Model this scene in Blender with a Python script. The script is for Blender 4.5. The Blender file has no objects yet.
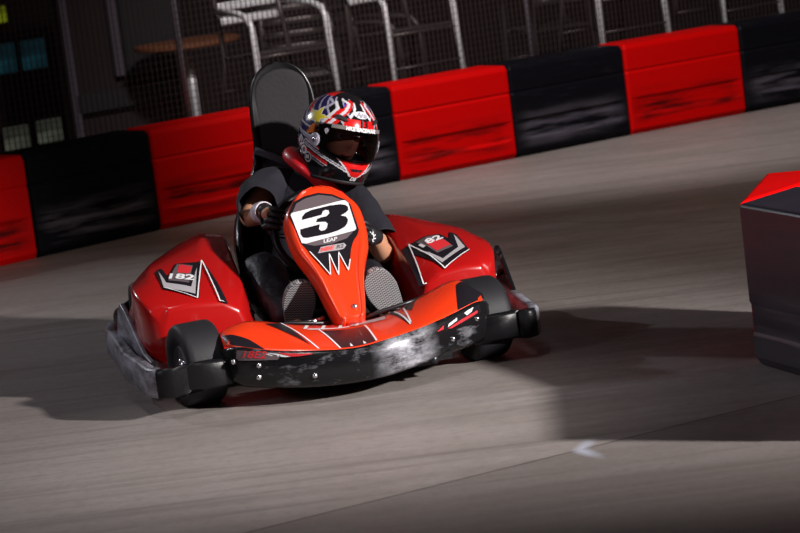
import bpy, bmesh, math, random
from mathutils import Vector, Matrix, noise
random.seed(7)
S=bpy.context.scene; COL=S.collection
PI=math.pi
# ------------------------------------------------------------------ materials
def mat(name,col,rough=.5,metal=0,coat=0,spec=.5,bump=None,emit=None,trans=0,alpha=1):
    m=bpy.data.materials.new(name);m.use_nodes=True
    nt=m.node_tree;b=nt.nodes['Principled BSDF']
    b.inputs['Base Color'].default_value=(*col,1);b.inputs['Roughness'].default_value=rough
    b.inputs['Metallic'].default_value=metal;b.inputs['Coat Weight'].default_value=coat
    b.inputs['Coat Roughness'].default_value=.08
    b.inputs['Specular IOR Level'].default_value=spec
    b.inputs['Transmission Weight'].default_value=trans;b.inputs['Alpha'].default_value=alpha
    if emit: b.inputs['Emission Color'].default_value=(*emit[0],1);b.inputs['Emission Strength'].default_value=emit[1]
    if bump:
        n=nt.nodes.new('ShaderNodeTexNoise');n.inputs['Scale'].default_value=bump[0];n.inputs['Detail'].default_value=4
        tc=nt.nodes.new('ShaderNodeTexCoord');nt.links.new(tc.outputs['Object'],n.inputs['Vector'])
        bp=nt.nodes.new('ShaderNodeBump');bp.inputs['Strength'].default_value=bump[1];bp.inputs['Distance'].default_value=bump[2] if len(bump)>2 else .005
        nt.links.new(n.outputs['Fac'],bp.inputs['Height']);nt.links.new(bp.outputs['Normal'],b.inputs['Normal'])
    return m
class NT:
    def __init__(s,m): s.nt=m.node_tree;s.b=s.nt.nodes['Principled BSDF']
    def n(s,t,**k):
        x=s.nt.nodes.new('ShaderNode'+t)
        for a,v in k.items(): setattr(x,a,v)
        return x
    def l(s,a,b): s.nt.links.new(a,b)
    def math(s,op,a,b=None,c=None,clamp=False):
        x=s.n('Math',operation=op,use_clamp=clamp)
        for i,v in enumerate((a,b,c)):
            if v is None: continue
            if hasattr(v,'links'): s.l(v,x.inputs[i])
            else: x.inputs[i].default_value=v
        return x.outputs[0]
    def noise(s,scale,vec=None,detail=4,mapping=None,rough=.5):
        x=s.n('TexNoise');x.inputs['Scale'].default_value=scale;x.inputs['Detail'].default_value=detail;x.inputs['Roughness'].default_value=rough
        if mapping is not None:
            mp=s.n('Mapping');s.l(vec,mp.inputs['Vector']);mp.inputs['Scale'].default_value=mapping[0];mp.inputs['Rotation'].default_value=mapping[1];vec=mp.outputs[0]
        if vec is not None: s.l(vec,x.inputs['Vector'])
        return x.outputs['Fac']
    def ramp(s,fac,a,b,c0=0,c1=1):
        x=s.n('MapRange');x.clamp=True;s.l(fac,x.inputs[0]);x.inputs[1].default_value=a;x.inputs[2].default_value=b;x.inputs[3].default_value=c0;x.inputs[4].default_value=c1
        return x.outputs[0]
    def mix(s,fac,a,b):
        x=s.n('Mix',data_type='RGBA')
        if hasattr(fac,'links'): s.l(fac,x.inputs[0])
        else: x.inputs[0].default_value=fac
        for i,v in ((6,a),(7,b)):
            if hasattr(v,'links'): s.l(v,x.inputs[i])
            else: x.inputs[i].default_value=(*v,1)
        return x.outputs[2]

# concrete floor
M_FLOOR=mat('concrete',(.2,.18,.16),.6)
t=NT(M_FLOOR);tc=t.n('TexCoord');P=tc.outputs['Object']
n1=t.noise(.35,P,6);n2=t.noise(3,P,8,rough=.65);n3=t.noise(40,P,4)
st=t.noise(1.0,P,6,mapping=((.35,5,1),(0,0,math.radians(-14))),rough=.6)
st2=t.noise(1.0,P,5,mapping=((.6,16,1),(0,0,math.radians(-20))),rough=.6)
c=t.mix(t.ramp(n1,.3,.7),(.23,.200,.188),(.33,.298,.285))
c=t.mix(t.ramp(n2,.38,.72,0,.62),c,(.17,.145,.125))
c=t.mix(t.ramp(st,.48,.75,0,.5),c,(.10,.085,.075))
c=t.mix(t.ramp(st2,.52,.75,0,.55),c,(.10,.085,.075))
c=t.mix(t.ramp(t.noise(22,P,8,rough=.8),.48,.72,0,.5),c,(.13,.115,.105))
sx=t.n('SeparateXYZ');t.l(P,sx.inputs[0])
def linemask(c_in,x0,y0,x1,y1,w,col,strength,wob=0.0):
    dx,dy=x1-x0,y1-y0;L=math.hypot(dx,dy);nx,ny=-dy/L,dx/L
    a=t.math('MULTIPLY',sx.outputs[0],nx);b=t.math('MULTIPLY',sx.outputs[1],ny)
    d=t.math('ADD',t.math('ADD',a,b),-(x0*nx+y0*ny))
    if wob: d=t.math('ADD',d,t.math('MULTIPLY',t.math('SUBTRACT',n2,.5),wob))
    u=t.math('ABSOLUTE',d);m=t.ramp(u,0,w,strength,0)
    return t.mix(m,c_in,col)
JOINTS=[(1.157,7.726,-.497,6.905,.009,(.03,.025,.022),.85,.01),(.632,12.084,1.505,11.278,.014,(.05,.04,.035),.5,.02)]
_x0,_y0,_x1,_y1=JOINTS[0][:4];_L=math.hypot(_x1-_x0,_y1-_y0);_nx,_ny=-(_y1-_y0)/_L,(_x1-_x0)/_L
_d=t.math('ADD',t.math('ADD',t.math('MULTIPLY',sx.outputs[0],_nx),t.math('MULTIPLY',sx.outputs[1],_ny)),-(_x0*_nx+_y0*_ny))
c=t.mix(t.ramp(_d,-.01,.01,0,.38),c,(.09,.075,.07))
for j in JOINTS: c=linemask(c,*j)
# chalk-like spill mark
dx=t.math('SUBTRACT',sx.outputs[0],.452);dy=t.math('SUBTRACT',sx.outputs[1],7.372)
dx=t.math('ADD',dx,t.math('MULTIPLY',t.math('POWER',t.math('ABSOLUTE',dy),1.0),-.35))
rr=t.math('SQRT',t.math('ADD',t.math('POWER',t.math('MULTIPLY',dx,30),2),t.math('POWER',t.math('MULTIPLY',dy,6.5),2)))
rr=t.math('ADD',rr,t.math('MULTIPLY',t.math('SUBTRACT',n2,.5),1.5))
c=t.mix(t.ramp(rr,.1,1.0,.55,0),c,(.55,.6,.75))
t.l(c,t.b.inputs['Base Color'])
t.l(t.ramp(n2,.3,.7,.45,.7),t.b.inputs['Roughness'])
bp=t.n('Bump');bp.inputs['Strength'].default_value=.25;bp.inputs['Distance'].default_value=.004
t.l(t.math('ADD',n3,n2),bp.inputs['Height']);t.l(bp.outputs[0],t.b.inputs['Normal'])

def barrier_mat(name,col,scuff,sstr,rough):
    m=mat(name,col,rough,spec=.08);t=NT(m);tc=t.n('TexCoord');P=tc.outputs['Object']
    oi=t.n('ObjectInfo');va=t.n('VectorMath',operation='ADD');t.l(P,va.inputs[0])
    cx=t.n('CombineXYZ');t.l(t.math('MULTIPLY',oi.outputs['Random'],37),cx.inputs[0]);t.l(t.math('MULTIPLY',oi.outputs['Random'],11),cx.inputs[2]);t.l(cx.outputs[0],va.inputs[1])
    s=t.n('SeparateXYZ');t.l(P,s.inputs[0])
    st=t.noise(1,va.outputs[0],6,mapping=((1.8,1.8,20),(0,.06,0)),rough=.6)
    st2=t.noise(1,va.outputs[0],8,mapping=((4,4,75),(0,-.03,0)),rough=.75)
    band=t.math('MULTIPLY',t.ramp(s.outputs[2],.04,.10),t.ramp(s.outputs[2],.16,.28,1,0))
    ends=t.math('MULTIPLY',t.ramp(s.outputs[0],.0,.1),t.ramp(s.outputs[0],.66,.77,1,0))
    f=t.math('MULTIPLY',t.math('MULTIPLY',band,ends),t.ramp(st,.42,.6))
    f=t.math('ADD',t.math('MULTIPLY',f,.9),t.math('MULTIPLY',t.ramp(st2,.56,.75),t.math('MULTIPLY',ends,.3)),clamp=True)
    c=t.mix(t.math('MULTIPLY',f,sstr),col,scuff)
    t.l(c,t.b.inputs['Base Color']);t.l(t.ramp(st,.3,.7,rough,rough+.2),t.b.inputs['Roughness'])
    return m
M_BRED=barrier_mat('barrier_red',(.60,.0005,.0007),(.012,.002,.002),1.0,.5)
M_BBLK=barrier_mat('barrier_black',(.0045,.0045,.007),(.13,.12,.15),.8,.4)
M_BBLKS=barrier_mat('barrier_black_painted_sheen',(.016,.013,.022),(.13,.12,.15),.8,.33)  # lit copy of the barrier black: purple light put into the base colour
M_BBLKS.node_tree.nodes['Principled BSDF'].inputs['Specular IOR Level'].default_value=.6
M_RED=mat('red_plastic',(.43,.006,.006),.24,coat=.5)
M_ORED=mat('orange_red_plastic',(.85,.045,.008),.28,coat=.3)
M_BLK=mat('black_plastic',(.006,.006,.007),.35,spec=.25,bump=(60,.15))
M_MBLK=mat('matte_black',(.016,.016,.018),.6)
M_TYRE=mat('tyre_rubber',(.013,.013,.016),.6,spec=.35,bump=(120,.2,.002))
M_CHROME=mat('polished_metal',(.75,.75,.78),.22,metal=1)
M_STEEL=mat('painted_steel',(.05,.05,.055),.35,metal=.8)
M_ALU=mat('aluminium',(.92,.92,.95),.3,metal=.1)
M_DIM=mat('aluminium_shaded',(.10,.085,.085),.4,metal=.5)  # shaded copy of the chair aluminium, gloom put into the colour
M_WHITE=mat('white_decal',(.8,.8,.82),.35)
M_DBLK=mat('black_decal',(.012,.010,.014),.3)
M_GREY=mat('grey_decal',(.13,.10,.11),.4)
M_LGREY=mat('light_grey_decal',(.42,.40,.42),.35)
M_DRED=mat('red_decal',(.65,.03,.04),.35)
M_PINK=mat('pink_red_decal',(.8,.12,.12),.35)
M_CLOTH=mat('navy_black_cloth',(.009,.009,.016),.85,bump=(25,.5,.01))
M_TROU=mat('black_trouser_cloth',(.010,.011,.017),.55,bump=(18,.7,.015))
M_SKIN=mat('skin',(.55,.27,.16),.5)
M_SKIN.node_tree.nodes['Principled BSDF'].inputs['Subsurface Weight'].default_value=.1
M_GLOVE=mat('glove',(.010,.010,.012),.5,bump=(80,.3))
M_COLLAR=mat('red_collar',(.7,.01,.018),.4,coat=.3)
M_SEAT=mat('seat_shell',(.006,.006,.007),.3,coat=.25)
M_PAD=mat('seat_pad',(.022,.020,.024),.8,bump=(70,.4))
M_HAIR=mat('hair',(.03,.018,.01),.6)
M_LIP=mat('lips',(.45,.13,.1),.5)
M_POST=mat('fence_post_metal',(.25,.24,.28),.45,metal=.6)
M_NET=mat('net_cord',(.036,.021,.022),.7)
M_WALL=mat('dark_panel',(.012,.005,.005),.8,bump=(6,.2))
M_WOOD=mat('brown_wood',(.22,.08,.035),.5)
M_DECK=mat('deck',(.012,.008,.008),.8)
M_ENG=mat('engine_metal',(.25,.25,.26),.4,metal=.9)
# scuffed bumper plastic; the patch adds a painted highlight to the scuffs
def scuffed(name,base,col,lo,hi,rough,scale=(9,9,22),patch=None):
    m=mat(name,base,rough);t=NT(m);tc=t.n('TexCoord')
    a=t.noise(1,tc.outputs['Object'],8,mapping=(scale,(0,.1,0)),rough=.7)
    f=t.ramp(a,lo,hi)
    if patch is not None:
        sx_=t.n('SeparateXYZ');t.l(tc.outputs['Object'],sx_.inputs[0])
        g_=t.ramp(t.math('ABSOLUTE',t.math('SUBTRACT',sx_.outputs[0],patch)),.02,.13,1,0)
        f=t.math('ADD',t.math('MULTIPLY',f,.3),t.math('MULTIPLY',g_,t.ramp(a,.36,.60)),clamp=True)  # scuffs whitened where the glare sits: highlight put into the colour
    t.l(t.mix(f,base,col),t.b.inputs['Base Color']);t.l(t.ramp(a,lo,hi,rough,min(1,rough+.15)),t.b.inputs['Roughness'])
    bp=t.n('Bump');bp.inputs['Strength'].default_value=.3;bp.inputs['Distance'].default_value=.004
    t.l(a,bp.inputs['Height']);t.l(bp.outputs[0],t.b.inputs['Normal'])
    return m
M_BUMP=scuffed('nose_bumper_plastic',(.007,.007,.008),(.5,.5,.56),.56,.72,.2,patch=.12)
M_SIDE=scuffed('side_bumper_plastic',(.02,.02,.023),(.34,.34,.40),.36,.62,.34)
# shoe sole with herringbone tread
M_SOLE=mat('grey_tread',(.25,.24,.24),.7)
t=NT(M_SOLE);tc=t.n('TexCoord')
sp=t.n('SeparateXYZ');t.l(tc.outputs['Object'],sp.inputs[0])
zig=t.math('PINGPONG',t.math('MULTIPLY',sp.outputs[0],190),1)
ph=t.math('ADD',t.math('MULTIPLY',sp.outputs[1],210),t.math('MULTIPLY',zig,1.0))
zz=t.math('PINGPONG',ph,1)
f=t.ramp(zz,.35,.65)
t.l(t.mix(f,(.05,.05,.055),(.34,.33,.34)),t.b.inputs['Base Color'])
M_SHOE=mat('shoe_upper',(.02,.02,.024),.6)
# visor
M_VISOR=bpy.data.materials.new('tinted_visor');M_VISOR.use_nodes=True
nt=M_VISOR.node_tree;nt.nodes.clear()
o=nt.nodes.new('ShaderNodeOutputMaterial');tr=nt.nodes.new('ShaderNodeBsdfTransparent');tr.inputs[0].default_value=(.26,.22,.24,1)
gl=nt.nodes.new('ShaderNodeBsdfGlossy');gl.inputs['Roughness'].default_value=.06;fr=nt.nodes.new('ShaderNodeFresnel');fr.inputs[0].default_value=1.45
mx=nt.nodes.new('ShaderNodeMixShader');nt.links.new(fr.outputs[0],mx.inputs[0]);nt.links.new(tr.outputs[0],mx.inputs[1]);nt.links.new(gl.outputs[0],mx.inputs[2]);nt.links.new(mx.outputs[0],o.inputs[0])

# ------------------------------------------------------------------ helpers
def empty(name,loc,rz=0,label=None,cat=None,group=None):
    o=bpy.data.objects.new(name,None);COL.objects.link(o);o.location=loc;o.rotation_euler=(0,0,rz);o.empty_display_size=.1
    if label:o['label']=label
    if cat:o['category']=cat
    if group:o['group']=group
    return o
def mk(name,V,F,mats,parent=None,smooth=False,bevel=0,bseg=2,bang=30,subsurf=0,fm=None,solid=0,off=(0,0,0)):
    me=bpy.data.meshes.new(name)
    me.from_pydata([(v[0]-off[0],v[1]-off[1],v[2]-off[2]) for v in V],[],F)
    if not isinstance(mats,(list,tuple)):mats=[mats]
    for m in mats: me.materials.append(m)
    if fm: 
        for p,i in zip(me.polygons,fm):p.material_index=i
    bm=bmesh.new();bm.from_mesh(me);bmesh.ops.recalc_face_normals(bm,faces=bm.faces);bm.to_mesh(me);bm.free()
    if smooth:
        for p in me.polygons:p.use_smooth=True
    o=bpy.data.objects.new(name,me);COL.objects.link(o)
    if parent:o.parent=parent
    if solid:
        s=o.modifiers.new('s','SOLIDIFY');s.thickness=solid;s.offset=0
    if bevel:
        b=o.modifiers.new('b','BEVEL');b.width=bevel;b.segments=bseg;b.limit_method='ANGLE';b.angle_limit=math.radians(bang)
        b.harden_normals=False
    if subsurf:
        s=o.modifiers.new('u','SUBSURF');s.levels=subsurf;s.render_levels=subsurf
    return o
class MB:
    def __init__(s): s.V=[];s.F=[];s.M=[]
    def add(s,V,F,mi=0):
        k=len(s.V);s.V+= [tuple(v) for v in V];s.F+=[tuple(i+k for i in f) for f in F];s.M+=[mi]*len(F);return s
    def box(s,c,d,rz=0,mi=0,R=None):
        V=[]
        for i in (-1,1):
            for j in (-1,1):
                for k in (-1,1):
                    v=Vector((i*d[0]/2,j*d[1]/2,k*d[2]/2))
                    if R is not None: v=R@v
                    elif rz: v=Matrix.Rotation(rz,3,'Z')@v
                    V.append(v+Vector(c))
        return s.add(V,[(0,1,3,2),(4,6,7,5),(0,4,5,1),(2,3,7,6),(0,2,6,4),(1,5,7,3)],mi)
    def tube(s,path,rad,n=10,caps=True,mi=0,fn=None,closed=False):
        path=[Vector(p) for p in path];N=len(path)
        if not isinstance(rad,(list,tuple)):rad=[rad]*N
        V=[];up=None
        for i,p in enumerate(path):
            if closed: d=path[(i+1)%N]-path[i-1]
            else: d=path[min(i+1,N-1)]-path[max(i-1,0)]
            d.normalize()
            if up is None:
                up=Vector((0,0,1)) if abs(d.z)<.9 else Vector((1,0,0))
            a=(up-d*up.dot(d)).normalized();b=d.cross(a);up=a
            r=rad[i]
            ra,rb=(r if isinstance(r,(list,tuple)) else (r,r))
            for k in range(n):
                t=2*PI*k/n
                v=p+a*(math.cos(t)*ra)+b*(math.sin(t)*rb)
                if fn: v=fn(v)
                V.append(v)
        F=[]
        for i in range(N if closed else N-1):
            for k in range(n):
                F.append((i*n+k,i*n+(k+1)%n,((i+1)%N)*n+(k+1)%n,((i+1)%N)*n+k))
        if caps and not closed:
            F.append(tuple(range(n)));F.append(tuple((N-1)*n+k for k in range(n)))
        return s.add(V,F,mi)
    def lathe(s,prof,c,axis='z',n=32,mi=0,R=None,closed=False):
        V=[];m=len(prof)
        for k in range(n):
            t=2*PI*k/n
            for (r,h) in prof:
                if axis=='z':v=Vector((r*math.cos(t),r*math.sin(t),h))
                elif axis=='x':v=Vector((h,r*math.cos(t),r*math.sin(t)))
                else:v=Vector((r*math.cos(t),h,r*math.sin(t)))
                if R is not None:v=R@v
                V.append(v+Vector(c))
        F=[]
        for k in range(n):
            for i in range(m if closed else m-1):
                j=(i+1)%m
                F.append((k*m+i,k*m+j,((k+1)%n)*m+j,((k+1)%n)*m+i))
        return s.add(V,F,mi)
    def grid(s,pts,mi=0,mfn=None):
        n=len(pts);m=len(pts[0]);k=len(s.V)
        for r in pts: s.V+=[tuple(p) for p in r]
        for i in range(n-1):
            for j in range(m-1):
                s.F.append((k+i*m+j,k+i*m+j+1,k+(i+1)*m+j+1,k+(i+1)*m+j));s.M.append(mfn(i,j) if mfn else mi)
        return s
    def loft(s,secs,caps=True,mi=0):
        n=len(secs[0]);k=len(s.V)
        for r in secs:s.V+=[tuple(p) for p in r]
        for i in range(len(secs)-1):
            for j in range(n):
                s.F.append((k+i*n+j,k+i*n+(j+1)%n,k+(i+1)*n+(j+1)%n,k+(i+1)*n+j));s.M.append(mi)
        if caps:
            s.F.append(tuple(k+j for j in range(n)));s.F.append(tuple(k+(len(secs)-1)*n+j for j in range(n)));s.M+=[mi,mi]
        return s
    def build(s,name,mats,parent=None,**kw):
        return mk(name,s.V,s.F,mats,parent,fm=s.M if isinstance(mats,(list,tuple)) else None,**kw)
def interp(tab,x):
    # piecewise smooth interpolation of tuples keyed by first value
    if x<=tab[0][0]:return tab[0][1:]
    if x>=tab[-1][0]:return tab[-1][1:]
    for i in range(len(tab)-1):
        if tab[i][0]<=x<=tab[i+1][0]:
            t=(x-tab[i][0])/(tab[i+1][0]-tab[i][0])
            p0=tab[max(i-1,0)];p1=tab[i];p2=tab[i+1];p3=tab[min(i+2,len(tab)-1)]
            out=[]
            for k in range(1,len(p1)):
                m1=(p2[k]-p0[k])/(p2[0]-p0[0])*(p2[0]-p1[0]);m2=(p3[k]-p1[k])/(p3[0]-p1[0])*(p2[0]-p1[0])
                out.append((2*t**3-3*t*t+1)*p1[k]+(t**3-2*t*t+t)*m1+(-2*t**3+3*t*t)*p2[k]+(t**3-t*t)*m2)
            return out
def tri_poly(poly,maxe=.03,sub=True):
    """triangulate a 2D polygon (list of points), subdivided"""
    bm=bmesh.new();vs=[bm.verts.new((p[0],p[1],0)) for p in poly]
    f=bm.faces.new(vs);bmesh.ops.triangulate(bm,faces=[f])
    for _ in range(5):
        es=[e for e in bm.edges if e.calc_length()>maxe]
        if not es or not sub:break
        bmesh.ops.subdivide_edges(bm,edges=es,cuts=1);bmesh.ops.triangulate(bm,faces=[f for f in bm.faces if len(f.verts)>3])
    bm.verts.index_update()
    V=[(v.co.x,v.co.y) for v in bm.verts];F=[tuple(v.index for v in f.verts) for f in bm.faces];bm.free();return V,F
def decal(mb,poly,fn,mi=0,maxe=.03):
    V,F=tri_poly(poly,maxe);mb.add([fn(*v) for v in V],F,mi)
def text2d(s,size=1,bold=.0,shear=0,sx=1,align='CENTER'):
    c=bpy.data.curves.new('tmp','FONT');c.body=s;c.size=size;c.offset=bold;c.shear=shear;c.align_x=align;c.align_y='CENTER';c.resolution_u=3
    o=bpy.data.objects.new('tmp',c);COL.objects.link(o)
    dg=bpy.context.evaluated_depsgraph_get();me=bpy.data.meshes.new_from_object(o.evaluated_get(dg))
    V=[(v.co.x*sx,v.co.y) for v in me.vertices];F=[tuple(p.vertices) for p in me.polygons]
    bpy.data.objects.remove(o);bpy.data.curves.remove(c);bpy.data.meshes.remove(me)
    return V,F
def textdecal(mb,s,cx,cy,size,fn,mi=0,rot=0,**kw):
    V,F=text2d(s,size,**kw);c,sn=math.cos(rot),math.sin(rot)
    mb.add([fn(cx+x*c-y*sn,cy+x*sn+y*c) for x,y in V],F,mi)
def skin(verts,edges,radii,sub=2):
    """grow a body surface, return V,F"""
    me=bpy.data.meshes.new('sk');me.from_pydata(verts,edges,[])
    o=bpy.data.objects.new('sk',me);COL.objects.link(o)
    o.modifiers.new('k','SKIN')
    for i,r in enumerate(radii):
        me.skin_vertices[0].data[i].radius=(r,r) if not isinstance(r,tuple) else r
    me.skin_vertices[0].data[0].use_root=True
    s=o.modifiers.new('u','SUBSURF');s.levels=sub
    dg=bpy.context.evaluated_depsgraph_get();dg.update()
    m2=bpy.data.meshes.new_from_object(o.evaluated_get(dg))
    V=[tuple(v.co) for v in m2.vertices];F=[tuple(p.vertices) for p in m2.polygons]
    bpy.data.objects.remove(o);bpy.data.meshes.remove(me);bpy.data.meshes.remove(m2)
    return V,F
def wr(v,a=.006,s=14,seed=0):
    n=noise.noise_vector(Vector(v)*s+Vector((seed,0,0)));n2=noise.noise_vector(Vector(v)*s*2.3+Vector((seed,5,0)))
    return Vector(v)+n*a+n2*a*.4

# ------------------------------------------------------------------ camera (1.75 m up, long lens, tilted frame)
F_PX=2600;CH=1.75;PIT=math.atan(405/F_PX);ROL=math.radians(7.2)
cd=bpy.data.cameras.new('camera');cam=bpy.data.objects.new('camera',cd);COL.objects.link(cam)
cd.sensor_width=36;cd.lens=F_PX*36/800;cam.location=(0,0,CH)
R=Matrix.Rotation(PI/2-PIT,3,'X')@Matrix.Rotation(-ROL,3,'Z')
cam.rotation_euler=R.to_euler()
cd.dof.use_dof=True;cd.dof.focus_distance=9.0;cd.dof.aperture_fstop=5.0
cd.clip_end=200
S.camera=cam

# ------------------------------------------------------------------ setting
def struct(o): o['kind']='structure';return o
struct(MB().add([(-14,-4,0),(16,-4,0),(16,30,0),(-14,30,0)],[(0,1,2,3)]).build('floor',M_FLOOR))
BA=Vector((-1.983,12.879,0));BD=Vector((.8529,.5221,0)).normalized();BN=Vector((-BD.y,BD.x,0));BANG=math.atan2(BD.y,BD.x)
def onb(s,off,z=0): return BA+BD*s+BN*off+Vector((0,0,z))
# raised deck behind the barrier
def deckbox(s0,s1,o0,o1,z0,z1):
    mb=MB();P=[onb(s0,o0),onb(s1,o0),onb(s1,o1),onb(s0,o1)]
    mb.add([p+Vector((0,0,z0)) for p in P]+[p+Vector((0,0,z1)) for p in P],[(0,1,2,3),(4,5,6,7),(0,1,5,4),(1,2,6,5),(2,3,7,6),(3,0,4,7)]);return mb
o=struct(deckbox(1.75,9,.62,2.4,0.002,.30).build('trim_1',M_DECK))
struct(deckbox(-4,12,5.6,5.8,0.002,4).build('wall_back',M_WALL))

# ------------------------------------------------------------------ barriers
BL=.78;BH=.53;BT=.30
def barrier(name_mat,L=BL,skew0=0,skew1=0):
    """one plastic block: x along 0..L, front face at y=0, thickness to +y"""
    prof=[(0.02,0.0),(0.0,.03),(0.0,.10),(.012,.115),(.012,.20),(0,.215),(0,.36),(.006,.366),(.006,.374),(0,.38),(0,.50),(.012,.525),(.03,.53),
          (BT-.03,.53),(BT-.012,.525),(BT,.50),(BT,.03),(BT-.02,0)]
    mb=MB();n=18;secs=[]
    xs=[.0,.012]+[.012+(L-.024)*i/12 for i in range(1,12)]+[L-.012,L]
    for i,x in enumerate(xs):
        ins=.012 if i in (0,len(xs)-1) else 0
        sec=[]
        for (y,z) in prof:
            yy=y+(ins if y<BT/2 else -ins); zz=z-(ins if z>.5 else 0)
            # recess panel only inside the block
            if i<2 or i>len(xs)-3:
                if z in (.115,.20) : yy=0+ins
            xx=x+ (skew0*y if i<2 else 0)+(skew1*y if i>len(xs)-3 else 0)
            sec.append((xx,yy,zz))
        secs.append(sec)
    mb.loft(secs);return mb
red_mb=barrier(M_BRED);blk_mb=barrier(M_BBLK)
labels={ -2:None}
us=[0]
edges_px=[(-2.40,12.49),(-1.795,12.988),(-1.204,13.472),(-.564,13.869),(.076,14.266),(.747,14.652),(1.444,15.071),(2.179,15.455),(2.88,15.80)]
seq=[('r','red barrier block at the far left edge of the picture'),
 ('b','black barrier block between two red ones, left of the kart'),
 ('r','red barrier block behind the left side of the kart seat'),
 ('b','black barrier block directly behind the driver helmet'),
 ('r','red barrier block just right of the driver, behind helmet'),
 ('b','scuffed black barrier block between two red ones, right of the kart'),
 ('r','red barrier block with dark tyre streaks, furthest right red one'),
 ('b','black barrier block at the far right end of the back row')]
def place_block(kind,p0,p1,label,group):
    p0=Vector(p0);p1=Vector(p1);d=p1-p0;L=d.length-.004
    o=(red_mb if kind=='r' else blk_mb).build('barrier_block',M_BRED if kind=='r' else M_BBLK,smooth=False,bevel=.004,bseg=2,bang=25)
    o.location=(p0.x,p0.y,0);o.rotation_euler=(0,0,math.atan2(d.y,d.x));o.scale=(L/BL,1,1)
    o['label']=label;o['category']='barrier';o['group']=group
    return o
for i,(k,l) in enumerate(seq):
    place_block(k,edges_px[i],edges_px[i+1],l,'track barrier blocks in the back row')
# near corner of the inner barrier, right edge of the picture
A=Vector((1.100,8.245,0));dn=Vector((.125,-.36,0)).normalized();df=Vector((.19,.63,0)).normalized()
def near(kind,p0,p1,label,flip=False):
    return place_block(kind,p0,p1,label,'track barrier blocks of the near corner')
def poly_block(name,quad,m,label):
    """block whose plan is a quadrilateral (mitred corner)"""
    q=[Vector(p) for p in quad];c=sum(q,Vector())/4
    mb=MB();secs=[]
    for (ins,z) in ((.02,0),(0,.03),(0,.10),(.006,.112),(.006,.2),(0,.212),(0,.52),(.008,.532)):
        secs.append([(p+(c-p).normalized()*ins*1.3).to_tuple()[:2]+(z,) for p in q])
    mb.loft(secs)
    off=(q[0].x,q[0].y,0)
    o=mb.build(name,m,bevel=.012,bseg=3,bang=40,off=off);o.location=off
    o['label']=label;o['category']='barrier';o['group']='track barrier blocks of the near corner'
    return o
Bn=A+dn*.63
mit=Vector((.23,.24,0))
nb=Vector((.94,.33,0)).normalized()*.31
Bq=Bn+(Vector((-.05,-.99,0)))*.66
poly_block('barrier_block',[Bn+Vector((0,-.006,0)),Bq,Bq+Vector((.31,0,0)),Bn+nb+Vector((0,-.006,0))],M_BRED,'red barrier block next to the purple-black one, out past the right edge')  # added mostly out of view for the shadow it casts on the floor
poly_block('barrier_block',[A,Bn,Bn+nb,A+mit],M_BBLKS,'scuffed black barrier block with painted-in purple sheen at the right edge, nearest the camera')
Bf=A+df*.66;nf=Vector((.96,-.27,0))*.31
poly_block('barrier_block',[A+Vector((.004,.006,0)),A+mit+Vector((0,.006,0)),Bf+nf,Bf],M_BRED,'red barrier block adjoining the black one at the right edge')

# ------------------------------------------------------------------ fence of net and posts
fence=empty('mesh_fence',onb(2.5,.42),BANG,'dark fine mesh net fence on thin grey posts standing behind the barrier row','fence')
def fl(s,z,o=0): return Vector((s-2.5,o,z))
net=MB()
s0,s1,zt=-1.5,8.2,2.3
def rib(a,b,w):
    d=(b-a).normalized();u=Vector((0,1,0));v=d.cross(u)
    V=[]
    for p in (a,b):
        for i in range(4):
            t=PI/4+i*PI/2;V.append(p+u*(math.cos(t)*w)+v*(math.sin(t)*w))
    net.add(V,[(0,1,5,4),(1,2,6,5),(2,3,7,6),(3,0,4,7)])
s=s0
while s<s1:
    rib(fl(s,.03),fl(s,zt),.0026);s+=.031
z=.05
while z<zt:
    rib(fl(s0,z),fl(s1,z),.0016);z+=.036
net.build('net',M_NET,fence)
for s,w in ((-.1,.02),(-1.0+ -.2,.02),(3.5,.012),(5.9,.012)):
    pass
for (s,w) in ((-.4,.018),(1.39,.018),(3.67,.014),(5.95,.018)):
    MB().tube([fl(s,.0,.02),fl(s,2.35,.02)],w,10).build('post',M_POST,fence,smooth=True)
MB().tube([fl(s0,2.34,.02),fl(s1,2.34,.02)],.018,8).build('top_rail',M_STEEL,fence,smooth=True)

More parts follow.
